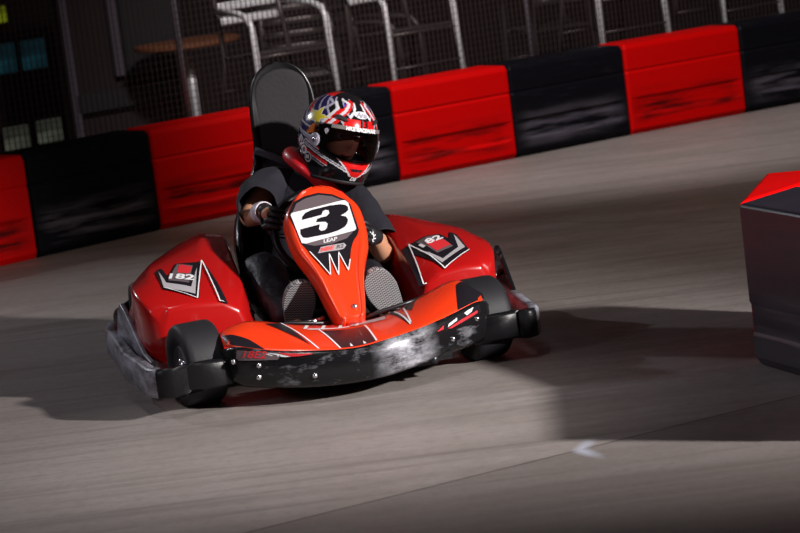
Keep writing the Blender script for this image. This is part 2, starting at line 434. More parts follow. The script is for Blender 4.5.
# ------------------------------------------------------------------ chairs on the deck
def copy_tree(o,parent=None):
    c=o.copy();COL.objects.link(c);c.parent=parent
    for ch in [x for x in bpy.data.objects if x.parent==o]: copy_tree(ch,c)
    return c
def make_chair():
    r=empty('aluminium_armchair',(0,0,0))
    W=.25;R_=.0195
    for sgn in (-1,1):
        x=sgn*W
        MB().tube([(x*1.04,-.24,0),(x,-.22,.45),(x,-.21,.60),(x,-.17,.655),(x,-.08,.68),(x*.98,.2,.70)],R_,10).build('leg',M_ALU,r,smooth=True)['label']='front leg curving back into the armrest'
        MB().tube([(x*1.02,.30,0),(x*.9,.22,.40),(x*.86,.24,.6),(x*.84,.30,.90)],R_*.8,10).build('leg',M_DIM,r,smooth=True)
    MB().tube([(-W,-.215,.42),(W,-.215,.42)],.011,8).build('stretcher',M_DIM,r,smooth=True)
    MB().tube([(-W,-.232,.22),(W,-.232,.22)],.008,8).build('stretcher',M_DIM,r,smooth=True);MB().tube([(-W*.95,.235,.22),(W*.95,.235,.22)],.008,8).build('stretcher',M_DIM,r,smooth=True)
    seat=MB()
    for i in range(6): seat.box((0,-.19+i*.075,.44-.004*i),(.46,.062,.014))
    seat.build('seat',M_DIM,r,bevel=.003)
    for i in range(4): MB().tube([(-.21,.262+i*.013,.63+i*.085),(-.1,.285+i*.013,.63+i*.085),(.1,.285+i*.013,.63+i*.085),(.21,.262+i*.013,.63+i*.085)],[(.026,.006)]*4,8).build('back_slat',M_ALU,r,smooth=True)
    MB().tube([(-.21,.30,.90),(-.12,.315,.93),(.12,.315,.93),(.21,.30,.90)],.014,8).build('back_rail',M_ALU,r,smooth=True)
    return r
proto=make_chair()
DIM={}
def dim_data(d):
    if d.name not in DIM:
        n=d.copy();n.materials[0]=M_DIM;DIM[d.name]=n  # deeper chairs swap to the shaded metal so they look unlit
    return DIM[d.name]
chairs=[(2.47,1.33,0,'bright metal armchair with slatted back directly behind the kart seat'),
 (3.36,1.33,3,'bright metal armchair behind the red block right of the driver helmet'),
 (4.95,1.33,-2,'metal armchair behind the red block furthest right'),
 (5.92,1.36,4,'dim metal armchair behind the black block at the far right'),
 (3.55,2.95,150,'dim metal armchair to the right of the brown cafe table, behind the kart seat'),
 (4.35,3.2,40,'dim metal armchair deep in the dark, above and right of the helmet'),
 (5.85,3.3,170,'dim metal armchair deep behind the scuffed black block')]
for i,(s,off,rz,lab) in enumerate(chairs):
    c=proto if i==0 else copy_tree(proto)
    c.location=onb(s,off,.301 if off<2.4 else .002);c.rotation_euler=(0,0,BANG+math.radians(rz))
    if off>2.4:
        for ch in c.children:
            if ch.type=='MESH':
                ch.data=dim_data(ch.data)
    c['label']=lab;c['category']='chair';c['group']='aluminium armchairs behind the fence'
# table
tb=empty('cafe_table',onb(2.95,3.35,.002),0,'cafe table with a brown wooden top behind the fence at left','table')
MB().lathe([(0,.70),(.34,.70),(.35,.71),(.35,.73),(.34,.74),(0,.74)],(0,0,0)).build('table_top',M_WOOD,tb)
MB().tube([(0,0,.03),(0,0,.70)],.03,12).build('pedestal',M_ALU,tb,smooth=True)
MB().lathe([(0,0),(.22,0),(.22,.015),(.04,.04),(0,.04)],(0,0,0)).build('base',M_ALU,tb)
# left: glazed booth with lit teal panes
def glow(name,col,st):
    m=mat(name,(.02,.02,.02),.4);t=NT(m);tc=t.n('TexCoord');n=t.noise(3,tc.outputs['Object'],3)
    n2=t.noise(1,tc.outputs['Object'],3,mapping=((2,2,12),(0,0,0)))
    f=t.math('MULTIPLY',t.ramp(n,.35,.65,.25,1),t.ramp(n2,.35,.65,.3,1))
    t.b.inputs['Emission Color'].default_value=(*col,1);t.l(t.math('MULTIPLY',f,st),t.b.inputs['Emission Strength']);return m
G_T=glow('teal_light',(.04,.25,.34),.10);G_G=glow('pale_green_light',(.32,.34,.26),.18);G_Y=glow('yellow_light',(.5,.6,.02),.3)
def pane(name,s,z,w,h,m,off):
    mb=MB();p=onb(s,off,z);mb.box((0,0,0),(w,.03,h));o=mb.build('window_%d'%name,m,bevel=.01);o.location=p;o.rotation_euler=(0,0,BANG);return struct(o)
for i,a in enumerate([(2.57,.68,.19,.22,G_T,5.5),(2.81,.68,.19,.22,G_T,5.5),(2.58,.10,.2,.17,G_G,5.5),(2.85,.11,.2,.17,G_G,5.5),(2.58,1.0,.12,.12,G_Y,5.5)]): pane(i+1,*a)
fr=mat('booth_frame',(.09,.075,.10),.6)
def strip(n,s,z,w,h,off,m=None):
    mb=MB();mb.box((0,0,0),(w,.06,h));o=mb.build('trim_%d'%n,m or fr,bevel=.004);o.location=onb(s,off,z);o.rotation_euler=(0,0,BANG);struct(o)
for i,a in enumerate([(2.68,.92,.07,.75,3.86),(2.93,.87,.40,.62,3.86,M_MBLK),(2.72,.40,.8,.13,3.86,M_MBLK),(2.32,.7,.05,1.4,3.86)]): strip(i+2,*a)
pw=struct(deckbox(2.3,3.2,3.9,4.0,.002,1.6).build('wall_left',mat('brown_panel',(.022,.012,.013),.8,bump=(9,.2))))

# ------------------------------------------------------------------ KART
KO=Vector((-.215,8.93,0));KA=math.radians(12)
K=empty('go_kart',KO,KA,'red and black racing go-kart number 3 carrying a helmeted driver','kart')
# ---- nose bumper (thick curved black band)
def noseline(x):
    # front surface y, z bottom, z top as a function of x
    return interp([(-.475,-.20,.085,.215),(-.44,-.275,.078,.218),(-.33,-.35,.068,.196),(-.2,-.405,.058,.182),(-.05,-.43,.055,.172),(.07,-.425,.062,.184),(.2,-.375,.075,.195),(.32,-.315,.083,.212),(.40,-.275,.090,.228),(.475,-.215,.092,.232)],x)
secs=[];NX=40
for i in range(NX+1):
    x=-.475+.95*i/NX
    y,zb,zt_=noseline(x)
    e=.02*max(0,1-min(i,NX-i)/3.)**2
    zb+=e;zt_-=e
    h=zt_-zb
    secs.append([(x,y+.012,zb),(x,y,zb+.012),(x,y-.004,zb+h*.35),(x,y-.004,zb+h*.7),(x,y+.004,zt_-.008),(x,y+.014,zt_),(x,y+.045,zt_-.006),(x,y+.05,zb+.01)])
MB().loft(secs).build('nose_bumper',M_BUMP,K,smooth=True)['label']='black curved nose bumper with a scuffed patch whitened by painted-in glare'
NB=[o for o in COL.objects if o.name.startswith('nose_bumper')][0]
def onnose(x,z,e=.003):
    y,zb,zt_=noseline(x);return (x,y-.004-e,z)
for (x,z) in ((-.445,.165),(-.37,.15),(-.375,.11),(.405,.175),(-.2,.1),(.3,.13)):
    y=noseline(x)[0]
    MB().lathe([(0,-.006),(.007,-.005),(.010,0),(.010,.004),(0,.004)],(x,y-.006,z),axis='y',n=14).build('rivet',M_CHROME,NB,smooth=True)
st=MB()
nf=lambda x,z:onnose(x,z)
decal(st,[(-.437,.178),(-.432,.205),(-.36,.196),(-.30,.178),(-.31,.165),(-.43,.170)],nf,3)
decal(st,[(-.36,.194),(-.31,.186),(-.27,.172),(-.285,.172),(-.33,.18)],nf,2)
decal(st,[(-.31,.189),(-.23,.178),(-.20,.177),(-.20,.173),(-.24,.171),(-.27,.172)],nf,1)
textdecal(st,'18E2',-.385,.187,.034,lambda x,z:onnose(x,z,.0045),1,bold=.0006,rot=-.1,shear=.3,sx=1.15)
decal(st,[(.24,.168),(.27,.187),(.34,.207),(.42,.222),(.425,.196),(.36,.178),(.28,.166)],nf,0)
decal(st,[(.24,.169),(.27,.186),(.268,.172)],lambda x,z:onnose(x,z,.0045),1)
decal(st,[(.285,.170),(.34,.188),(.41,.205),(.41,.196),(.34,.178),(.30,.168)],lambda x,z:onnose(x,z,.0045),1)
decal(st,[(.285,.175),(.325,.190),(.325,.199),(.29,.186)],lambda x,z:onnose(x,z,.006),2)
decal(st,[(.365,.198),(.385,.206),(.395,.220),(.37,.214),(.355,.208)],lambda x,z:onnose(x,z,.006),2)
st.build('nose_sticker',[M_DBLK,M_DRED,M_WHITE,M_GREY],K)
# ---- red nose fairing behind bumper top
def fair(x,v):
    y,zb,zt_=noseline(x)
    yr,zr=interp([(-.47,-.13,.235),(-.42,-.12,.255),(-.35,-.10,.262),(-.19,-.09,.222),(-.05,-.08,.198),(.08,-.08,.196),(.16,-.08,.208),(.27,-.09,.252),(.36,-.10,.285),(.40,-.11,.285),(.45,-.14,.25)],x)
    yy=(y+.02)*(1-v)+yr*v
    zz=(zt_-.006)*(1-v)+zr*v+.012*math.sin(PI*v)
    return (x,yy,zz)
FX=60;rows=[[fair(-.46+.905*i/FX,j/10) for j in range(11)] for i in range(FX+1)]
MB().grid(rows).build('nose_fairing',M_ORED,K,smooth=True,solid=.006)
fd=MB()
ff=lambda e:(lambda x,v:(lambda p:(p[0],p[1],p[2]+.004+e))(fair(x,v)))
decal(fd,[(-.46,.02),(-.34,.02),(-.38,.25),(-.43,.45),(-.46,.5)],ff(0),0,.02)
decal(fd,[(.34,.02),(.455,.02),(.455,.95),(.41,.95),(.375,.7)],ff(0),0,.02)
for (a,b,m) in (((-.24,.98),(-.17,.05),2),((-.13,.7),(-.10,.03),2),((.03,.65),(.025,.05),2),((.16,.97),(.165,.2),2),((.19,.9),(.17,.25),2)):
    decal(fd,[(a[0]-.003,a[1]),(a[0]+.003,a[1]),(b[0]+.003,b[1]),(b[0]-.003,b[1])],ff(.001),2,.02)
decal(fd,[(-.12,.62),(.03,.6),(.022,.04),(-.095,.04)],ff(.0008),0,.02)
decal(fd,[(-.30,.85),(-.24,.95),(-.19,.15),(-.21,.3)],ff(.0008),0,.02)
decal(fd,[(.14,.97),(.165,.97),(.17,.2),(.16,.2)],ff(.0008),0,.02)
decal(fd,[(.185,.9),(.24,.95),(.20,.6)],ff(.0008),0,.02)
decal(fd,[(-.02,.72),(.11,.70),(.12,.88),(-.01,.9)],ff(.0012),3,.02)
for i in range(7): decal(fd,[(-.18+.03*i,.70),(-.168+.03*i,.70),(-.148+.03*i,.9),(-.16+.03*i,.9)],ff(.0016),2 if i%2==0 else 1,.02)
decal(fd,[(-.17,.66),(-.02,.68),(-.02,.72),(-.16,.71)],ff(.0018),2,.02)
for i in range(2): decal(fd,[(-.065+.045*i,.05),(-.055+.045*i,.05),(-.06+.045*i,.14)],ff(.0016),2,.02)
fd.build('fairing_sticker',[M_DBLK,M_DRED,M_WHITE,M_LGREY],K)
# ---- number panel
PANG=math.radians(48);PU=Vector((0,math.cos(PANG),math.sin(PANG)));PN=Vector((0,-math.sin(PANG),math.cos(PANG)));PP=Vector((0,-.15,.23))
def pl(s,t_,e=0):
    return PP+Vector((s,0,0))+PU*t_+PN*e
hw=[(-.008,.034),(.0,.046),(.04,.058),(.1,.070),(.16,.082),(.2,.093),(.25,.112),(.29,.128),(.34,.138),(.39,.141),(.44,.139),(.47,.130),(.50,.108),(.53,.082),(.553,.045),(.557,.02)]
def panel_pt(t_,u):
    w=interp(hw,t_)[0]
    au=abs(u)
    w0=w*(1.0+.05)
    # flat plate in the middle, rolled-back flanks deepening toward the bottom
    flank=.05+.03*max(0,1-t_/.3)
    s=u*w
    if au<.86: e=.0+.004*math.cos(au/.86*PI/2)
    else:
        q=(au-.86)/.14; e=-flank*q*q*1.0; s=math.copysign(w*.86+w*.14*math.sin(q*PI/2),u)
    # raised lip
    e+=.006*math.exp(-((au-.80)/.07)**2)
    return pl(s,t_,e)
NTt=44;us_=[-1,-.985,-.96,-.93,-.9,-.87,-.84,-.8,-.76,-.7,-.55,-.35,-.15]
us_=us_+[0]+[-u for u in reversed(us_)]
rows=[]
for i in range(NTt+1):
    t_=-.008+.565*i/NTt;rows.append([panel_pt(t_,u) for u in us_])
# rolled top and bottom lips
top=[Vector(p)-PN*.03+PU*.012 for p in rows[-1]];bot=[Vector(p)-PN*.04-PU*.006 for p in rows[0]]
rows=[bot]+rows+[top]
PAN=MB().grid(rows).build('number_panel',M_ORED,K,smooth=True,solid=.005);PAN['label']='orange-red front panel carrying the number 3'
dd=MB()
pf=lambda e:(lambda s,t_:pl(s,t_,.009+e))
decal(dd,[(-.093,.503),(-.05,.521),(.001,.527),(.048,.512),(.088,.480),(.102,.457),(.106,.345),(.096,.325),(.075,.300),(.060,.270),(.046,.225),(.030,.185),(.014,.262),(-.008,.172),(-.020,.262),(-.036,.178),(-.062,.235),(-.085,.285),(-.108,.325),(-.121,.457)],pf(0),0)
decal(dd,[(-.085,.494),(-.048,.511),(.001,.517),(.045,.503),(.080,.477),(-.108,.457)],pf(.001),1)
decal(dd,[(-.104,.334),(.084,.340),(.056,.316),(-.0,.304),(-.064,.306),(-.098,.322)],pf(.001),1)
decal(dd,[(-.116,.449),(-.110,.457),(.078,.478),(.088,.475),(.096,.463),(.098,.350),(.090,.343),(-.090,.320),(-.104,.325)],pf(.002),2)
three=[(-0.082, 0.42), (-0.077, 0.434), (-0.063, 0.448), (-0.04, 0.456), (0.026, 0.463), (0.066, 0.462), (0.083, 0.456), (0.090, 0.446), (0.089, 0.434), (0.079, 0.424), (0.057, 0.414), (0.074, 0.406), (0.078, 0.393), (0.072, 0.377), (0.058, 0.363), (0.033, 0.353), (-0.003, 0.346), (-0.079, 0.342), (-0.094, 0.346), (-0.100, 0.362), (-0.096, 0.382), (-0.024, 0.391), (-0.032, 0.372), (-0.027, 0.363), (-0.013, 0.363), (-0.003, 0.371), (0.004, 0.388), (-0.002, 0.398), (-0.035, 0.402), (-0.028, 0.415), (-0.013, 0.419), (0.007, 0.420), (0.020, 0.431), (0.021, 0.443), (0.010, 0.448), (-0.002, 0.443), (-0.009, 0.429)]
decal(dd,three,pf(.003),0)
textdecal(dd,'LEAP',-.006,.318,.021,pf(.003),2,bold=.0004,shear=.3,sx=1.1,rot=.04)
decal(dd,[(-.058,.272),(-.043,.296),(-.015,.298),(.041,.298),(.047,.288),(.036,.275),(.019,.272),(-.021,.273)],pf(.002),4)
textdecal(dd,'MBE',-.026,.284,.022,pf(.003),3,bold=.0012,shear=.4,sx=1.2,rot=.04)
textdecal(dd,'R2',.021,.285,.02,pf(.003),1,bold=.0006,shear=.4,sx=1.2,rot=.04)
# white saw-tooth outline
zz=[(-.085,.285),(-.062,.237),(-.036,.176),(-.020,.264),(-.008,.170),(.014,.264),(.030,.183),(.046,.227)]
for a,b in zip(zz,zz[1:]):
    d=Vector((b[0]-a[0],b[1]-a[1]));n=Vector((-d.y,d.x)).normalized()*.0018
    decal(dd,[(a[0]-n.x,a[1]-n.y),(b[0]-n.x,b[1]-n.y),(b[0]+n.x,b[1]+n.y),(a[0]+n.x,a[1]+n.y)],pf(.003),2)
dd.build('number_plate',[M_DBLK,M_GREY,M_WHITE,M_PINK,M_LGREY],PAN)['label']='white number plate with a black 3 on black and grey backing'
p=pl(.016,.035,.010)
MB().lathe([(0,.006),(.006,.005),(.010,.0),(.010,-.004),(0,-.004)],p,axis='z',n=14,R=Matrix.Rotation(PANG,3,'X')@Matrix.Identity(3)).build('bolt',M_CHROME,PAN,smooth=True)
# support bracket from panel to steering column
MB().tube([(0,-.1,.08),(0,.0,.3),(0,.12,.42)],.012,8).tube([(0,.03,.10),(0,.3,.47)],.014,8).build('steering_column',M_STEEL,K,smooth=True)
# ---- side bumpers
def side_strip(sg,x0,xs):
    path=[(sg*.40,-.245),(sg*.55,-.245),(sg*(x0-.05),-.235),(sg*(x0-.015),-.215),(sg*x0,-.18),(sg*(x0+.008),-.05),(sg*(x0+.03),.2),(sg*xs,.5),(sg*(xs+.005),.72),(sg*(xs-.01),.80),(sg*(xs-.05),.83)]
    mb=MB();secs=[]
    n=len(path)
    for i,(x,y) in enumerate(path):
        a=Vector(path[max(i-1,0)]);b=Vector(path[min(i+1,n-1)]);d=(b-a).normalized();nr=Vector((d.y,-d.x))*(1 if sg<0 else -1)
        # nr points outward
        if i==0 or i==1: nr=Vector((0,-1))
        z0,z1=.078,.175
        if y>.3: z0+=.01;z1+=.01*(y-.3)/.5
        if i==n-1: z0+=.015;z1-=.015
        def q(o,z): return (x-nr.x*o,y-nr.y*o,z)
        secs.append([q(.012,z0),q(0,z0+.012),q(0,(z0+z1)/2),q(0,z1-.012),q(.012,z1),q(.038,z1),q(.045,z1-.012),q(.045,z0)])
    mb.loft(secs)
    nf_=len(secs[0]);mb.M=[(1 if (f//nf_)<3 else 0) for f in range(len(mb.F))]
    o=mb.build('side_bumper',[M_SIDE,M_BLK],K,smooth=True)
    # holes
    for y in (.02,.12,.22,.33,.44):
        hm=MB()
        x=sg*(x0+.012+ (xs-x0-.01)*max(0,(y-.0))/.5)
        hm.lathe([(0,-.001),(.010,-.001),(.013,.001),(.0,.0015)],(x+sg*.0015,y,.115),axis='x',n=12)
        hm.build('bolt_hole',M_DBLK,o)
    # upright guard plate
    m=MB();xi=sg*(x0-.01);
    prof=[(.06,.15),(.17,.162),(.42,.29),(.47,.305),(.52,.28),(.60,.17),(.60,.14),(.06,.13)]
    V=[(sg*(x0-.005+.045*(y-.06)/.5),y,z) for y,z in prof]+[(sg*(x0-.023+.045*(y-.06)/.5),y,z) for y,z in prof]
    if sg>0: V=[(x+.058,y-.03,z) for x,y,z in V]
    k=len(prof);F=[tuple(range(k)),tuple(range(k,2*k))]+[(i,(i+1)%k,k+(i+1)%k,k+i) for i in range(k)]
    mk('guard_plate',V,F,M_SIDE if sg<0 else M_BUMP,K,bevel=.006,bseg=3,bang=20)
side_strip(-1,.69,.715);side_strip(1,.605,.655)
# ---- side pods
def pod_sections():
    return [
    (.10,[(.60,.09),(.625,.16),(.615,.26),(.60,.31),(.52,.318),(.40,.306),(.345,.27),(.32,.20),(.31,.10)]),
    (.125,[(.63,.09),(.655,.17),(.655,.315),(.605,.335),(.52,.335),(.40,.326),(.335,.29),(.31,.21),(.30,.10)]),
    (.20,[(.655,.09),(.685,.19),(.688,.360),(.612,.372),(.52,.372),(.40,.365),(.31,.33),(.285,.22),(.275,.10)]),
    (.30,[(.66,.09),(.695,.20),(.692,.378),(.622,.408),(.53,.415),(.42,.412),(.30,.37),(.268,.22),(.262,.10)]),
    (.42,[(.66,.09),(.690,.20),(.675,.372),(.61,.425),(.52,.445),(.42,.455),(.30,.42),(.26,.22),(.26,.10)]),
    (.58,[(.66,.09),(.680,.20),(.65,.345),(.57,.42),(.48,.455),(.38,.482),(.29,.465),(.262,.22),(.26,.10)]),
    (.75,[(.65,.09),(.67,.20),(.62,.32),(.53,.40),(.45,.445),(.36,.475),(.29,.46),(.265,.22),(.265,.10)]),
    (.90,[(.63,.09),(.64,.20),(.58,.29),(.48,.36),(.42,.40),(.36,.42),(.30,.41),(.28,.22),(.28,.10)]),
    (.98,[(.58,.10),(.58,.18),(.53,.25),(.45,.31),(.41,.34),(.37,.355),(.33,.34),(.31,.22),(.31,.10)])]
def pod_fn(sg,shift,zk=1.0):
    tab=[(y,)+tuple(c for p in s for c in p) for y,s in pod_sections()]
    def at(y):
        v=interp(tab,y);return [(sg*(v[2*i]-shift*(v[2*i]-.26)/.4),y,v[2*i+1]*(zk if v[2*i+1]>.15 else 1)) for i in range(9)]
    return at
def pod(sg,shift,lab,zk=1.0):
    at=pod_fn(sg,shift,zk)
    ys=[.10,.112,.125,.15,.175,.2,.25,.3,.36,.42,.5,.58,.66,.75,.82,.9,.95,.98]
    o=MB().loft([at(y) for y in ys]).build('side_pod',M_RED,K,smooth=True,bevel=.012,bseg=3,bang=22);o['label']=lab
    def top(x,y,e=.003):
        s=at(y);pts=sorted([(p[0]*sg,p[2]) for p in s[2:7]])
        ax=x*sg
        for a,b in zip(pts,pts[1:]):
            if a[0]<=ax<=b[0]:
                z=a[1]+(b[1]-a[1])*(ax-a[0])/(b[0]-a[0]);break
        else: z=pts[0][1] if ax<pts[0][0] else pts[-1][1]
        return (x,y,z+e)
    return o,top
PL_,topL=pod(-1,0,'side pod on the driver right, dark red with a black and silver emblem')
PR_,topR=pod(1,.072,'side pod on the driver left, bright red with a black and silver emblem',.93)
def emblem(top,ox,par,frame,white,box,redb,stripe,txt,tp,rot):
    mb=MB();fn=lambda e:(lambda s,t_:top(ox+s,.1+t_*.94,.004+e))
    decal(mb,frame,fn(0),0,.015)
    decal(mb,white,fn(.001),1,.015)
    decal(mb,box,fn(.002),4,.015);decal(mb,redb,fn(.003),2,.015)
    decal(mb,stripe,fn(0),0,.015)
    textdecal(mb,txt,tp[0],tp[1],.045,fn(.0045),3,rot=rot,bold=.0015,sx=1.5)
    mb.build('pod_emblem',[M_DBLK,M_LGREY,M_DRED,M_WHITE,M_GREY],par)
emblem(topL,-.5,PL_,[(-0.095,0.231),(-0.075,0.258),(-0.067,0.238),(-0.064,0.204),(-0.059,0.177),(-0.039,0.212),(-0.016,0.263),(0.077,0.248),(0.021,0.024),(-0.091,0.102)],
 [(-0.084,0.232),(-0.072,0.138),(0.008,0.092),(0.052,0.21),(0.014,0.048),(-0.086,0.109)],
 [(-0.011,0.255),(0.040,0.225),(0.005,0.115),(-0.062,0.148)],[(-0.005,0.247),(0.036,0.218),(0.019,0.172),(-0.023,0.186)],
 [(0.076,0.244),(0.089,0.21),(0.117,0.003),(0.106,-0.0),(0.092,0.002)],'182',(-.018,.155),-.35)
def line(mb,pts,fn,w,mi):
    for a,b in zip(pts,pts[1:]):
        d=Vector((b[0]-a[0],b[1]-a[1]));n=Vector((-d.y,d.x)).normalized()*w
        decal(mb,[(a[0]-n.x,a[1]-n.y),(b[0]-n.x,b[1]-n.y),(b[0]+n.x,b[1]+n.y),(a[0]+n.x,a[1]+n.y)],fn,mi,.015)
mb=MB();line(mb,[(.016,.02),(.077,.25),(.090,.002),(.106,-.002)],lambda s,t_:topL(-.5+s,.1+t_*.94,.009),.0022,0)
line(mb,[(-.084,.102),(.016,.02)],lambda s,t_:topL(-.5+s,.1+t_*.94,.009),.0015,0)
mb.build('emblem_outline',[M_WHITE],PL_)
mR=[(-0.200,0.236),(-0.146,0.24),(-0.052,0.236),(-0.028,0.185),(-0.012,0.243),(0.006,0.216),(0.019,0.086),(-0.099,0.012),(-0.128,0.076)]
emblem(topR,.5,PR_,mR,[(-0.004,0.218),(0.010,0.112),(-0.095,0.046),(-0.156,0.181),(-0.086,0.068),(-0.014,0.117)],
 [(-0.145,0.228),(-0.062,0.228),(-0.03,0.128),(-0.095,0.108)],[(-0.12,0.19),(-0.055,0.195),(-0.035,0.14),(-0.095,0.12)],
 [(-0.199,0.231),(-0.175,0.235),(-0.179,-0.0),(-0.200,0.0)],'182',(-.10,.19),.3)
mb=MB();line(mb,[(-.170,.002),(-.182,.0),(-.170,.236),(-.096,.010),(.018,.084)],lambda s,t_:topR(.5+s,.1+t_*.94,.009),.0022,0)
mb.build('emblem_outline',[M_WHITE],PR_)
# ---- wheels
def wheel(x,y,r,w,st,hubside):
    Rm=Matrix.Rotation(st,3,'Z')
    wo=empty('wheel',(x,y,r));wo.parent=K;wo.rotation_euler=(0,0,st)
    ri=.067
    prof=[(ri,-w*.42),(r*.80,-w*.5),(r*.93,-w*.49),(r*.985,-w*.42),(r,-w*.30),(r,0),(r,w*.30),(r*.985,w*.42),(r*.93,w*.49),(r*.80,w*.5),(ri,w*.42)]
    MB().lathe(prof,(0,0,0),axis='x',n=56,closed=True).build('tyre',M_TYRE,wo,smooth=True)
    MB().lathe([(.02,-w*.35),(ri-.004,-w*.36),(ri+.002,-w*.44),(ri+.002,w*.44),(ri-.004,w*.36),(.02,w*.35)],(0,0,0),axis='x',n=40,closed=True).build('rim',M_ENG,wo,smooth=True)
    MB().lathe([(0,-w*.47),(.022,-w*.46),(.025,-w*.38),(.025,w*.38),(.022,w*.46),(0,w*.47)],(0,0,0),axis='x',n=20).build('hub',M_CHROME,wo,smooth=True)
wheel(-.540,-.06,.143,.135,math.radians(9),-1);wheel(.462,-.09,.143,.135,math.radians(9),1)
wheel(-.52,1.06,.143,.19,0,-1);wheel(.52,1.06,.143,.19,0,1)
# ---- chassis, tray, axle, rear bumper, engine
MB().add([(-.25,-.28,.045),(.25,-.28,.045),(.30,.1,.045),(.26,.6,.045),(-.26,.6,.045),(-.30,.1,.045),(-.25,-.28,.055),(.25,-.28,.055),(.30,.1,.055),(.26,.6,.055),(-.26,.6,.055),(-.30,.1,.055)],
 [(0,1,2,3,4,5),(6,7,8,9,10,11)]+[(i,(i+1)%6,6+(i+1)%6,6+i) for i in range(6)]).build('floor_tray',M_MBLK,K)
fr_=MB()
for sg in (-1,1):
    fr_.tube([(sg*.22,-.36,.075),(sg*.25,-.1,.08),(sg*.30,.3,.08),(sg*.31,.9,.08),(sg*.28,1.25,.09)],.016,10)
    fr_.tube([(sg*.25,-.05,.09),(sg*.43,-.06,.135)],.014,10)
for y in (-.33,.25,.62,1.2): fr_.tube([(-.29,y,.08),(.29,y,.08)],.015,10)
fr_.build('chassis_frame',M_STEEL,K,smooth=True)
MB().tube([(-.45,1.06,.143),(.45,1.06,.143)],.018,12).build('rear_axle',M_STEEL,K,smooth=True)
MB().tube([(-.62,1.0,.12),(-.66,1.2,.13),(-.6,1.3,.14),(.6,1.3,.14),(.66,1.2,.13),(.62,1.0,.12)],[(.045,.02)]*6,12).build('rear_bumper',M_BLK,K,smooth=True)
eng=MB().box((.33,.98,.22),(.1,.16,.2)).box((.33,1.12,.26),(.12,.10,.16))
for i in range(7): eng.box((.33,.98,.30+i*.016),(.13,.15,.006))
eng.tube([(.33,1.05,.3),(.33,1.18,.32),(.2,1.2,.3),(-.1,1.2,.28)],.025,12)
eng.build('engine',M_ENG,K,bevel=.004)
# small chrome link at side
MB().tube([(.60,.3,.2),(.66,.34,.22),(.70,.4,.21)],.012,8).build('side_link',M_CHROME,K,smooth=True)
# pedals
for sg,px in ((-1,-.13),(1,.17)):
    MB().tube([(px-.05,-.02,.06),(px-.05,-.05,.17),(px,-.055,.215),(px+.05,-.05,.17)],.007,8).tube([(px-.045,-.055,.215),(px+.05,-.055,.222)],.009,8).build('pedal',M_CHROME,K,smooth=True)
MB().tube([(.05,-.09,.205),(.1,-.1,.222),(.20,-.09,.235),(.27,-.08,.245)],.007,8).build('pedal_linkage',M_STEEL,K,smooth=True)
MB().tube([(-.28,-.09,.23),(-.2,-.09,.232),(-.1,-.09,.215),(-.07,-.08,.21)],.007,8).build('pedal_linkage',M_STEEL,K,smooth=True)
# steering wheel
SWc=Vector((0,.30,.475));swt=math.radians(62)  # rim plane tilt
SU=Vector((0,math.cos(swt),math.sin(swt)))
def rimpt(a,r=.155): return SWc+Vector((math.cos(a)*r,0,0))+SU*(math.sin(a)*r)
sw=MB().tube([rimpt(2*PI*i/40) for i in range(40)],.0145,10,closed=True).build('steering_wheel',M_BLK,K,smooth=True)
sp_=MB()
for a in (PI*.02,PI*.98,PI*1.5): sp_.tube([SWc-Vector((0,.02,.02))*1,rimpt(a,.15)],.009,8)
sp_.lathe([(0,-.01),(.035,-.01),(.035,.012),(0,.012)],SWc-Vector((0,.01,.01)),axis='y',n=20)
sp_.build('spoke',M_STEEL,sw,smooth=True)
# ---- seat
rowsd=[(0,.42,.17,.17,.06,.05),(1,.52,.11,.20,.12,.12),(2,.66,.085,.22,.18,.16),(3,.80,.11,.235,.24,.19),(4,.90,.22,.245,.36,.12),(5,.945,.36,.25,.42,.06),(6,.955,.48,.235,.33,.02),(7,.955,.58,.175,.12,0),(8,.95,.66,.135,.03,0),(9,.948,.75,.128,.02,0),(10,.948,.85,.127,.02,0),(11,.948,.93,.122,.015,0),(12,.948,.985,.104,.012,0),(13,.948,1.02,.078,.008,0),(14,.948,1.043,.045,.004,0),(15,.948,1.05,.012,0,0)]
rows=[]
for i in range(61):
    q=15*i/60;y,z,h,wg,ri_=interp(rowsd,q)
    cx=.0+.045*min(1,max(0,(q-5)/4))
    r=[]
    for j in range(25):
        v=-1+2*j/24
        r.append((cx+h*math.sin(v*PI/2*.98) if q<7 else cx+h*v, y-wg*abs(v)**3.2, z+ri_*abs(v)**2.5))
    rows.append(r)
SEAT=MB().grid(rows).build('seat',M_SEAT,K,smooth=True,solid=.016)
rows=[]
for i in range(31):
    z=.62+.405*i/30
    h=.112*(1 if z<.92 else math.sqrt(max(0,1-((z-.92)/.106)**2)))
    h=max(h,.004)
    rows.append([(.045+h*(-1+2*j/12),.936-.004*(1-((-1+2*j/12))**4),z) for j in range(13)])
MB().grid(rows).build('headrest_pad',M_PAD,SEAT,smooth=True,solid=.008)
MB().tube([(-.09,.925,.70),(-.088,.90,.735),(-.02,.88,.70),(.04,.86,.66)],[(.018,.006)]*4,8).build('seat_strap',mat('grey_strap',(.07,.07,.09),.7),SEAT,smooth=True)

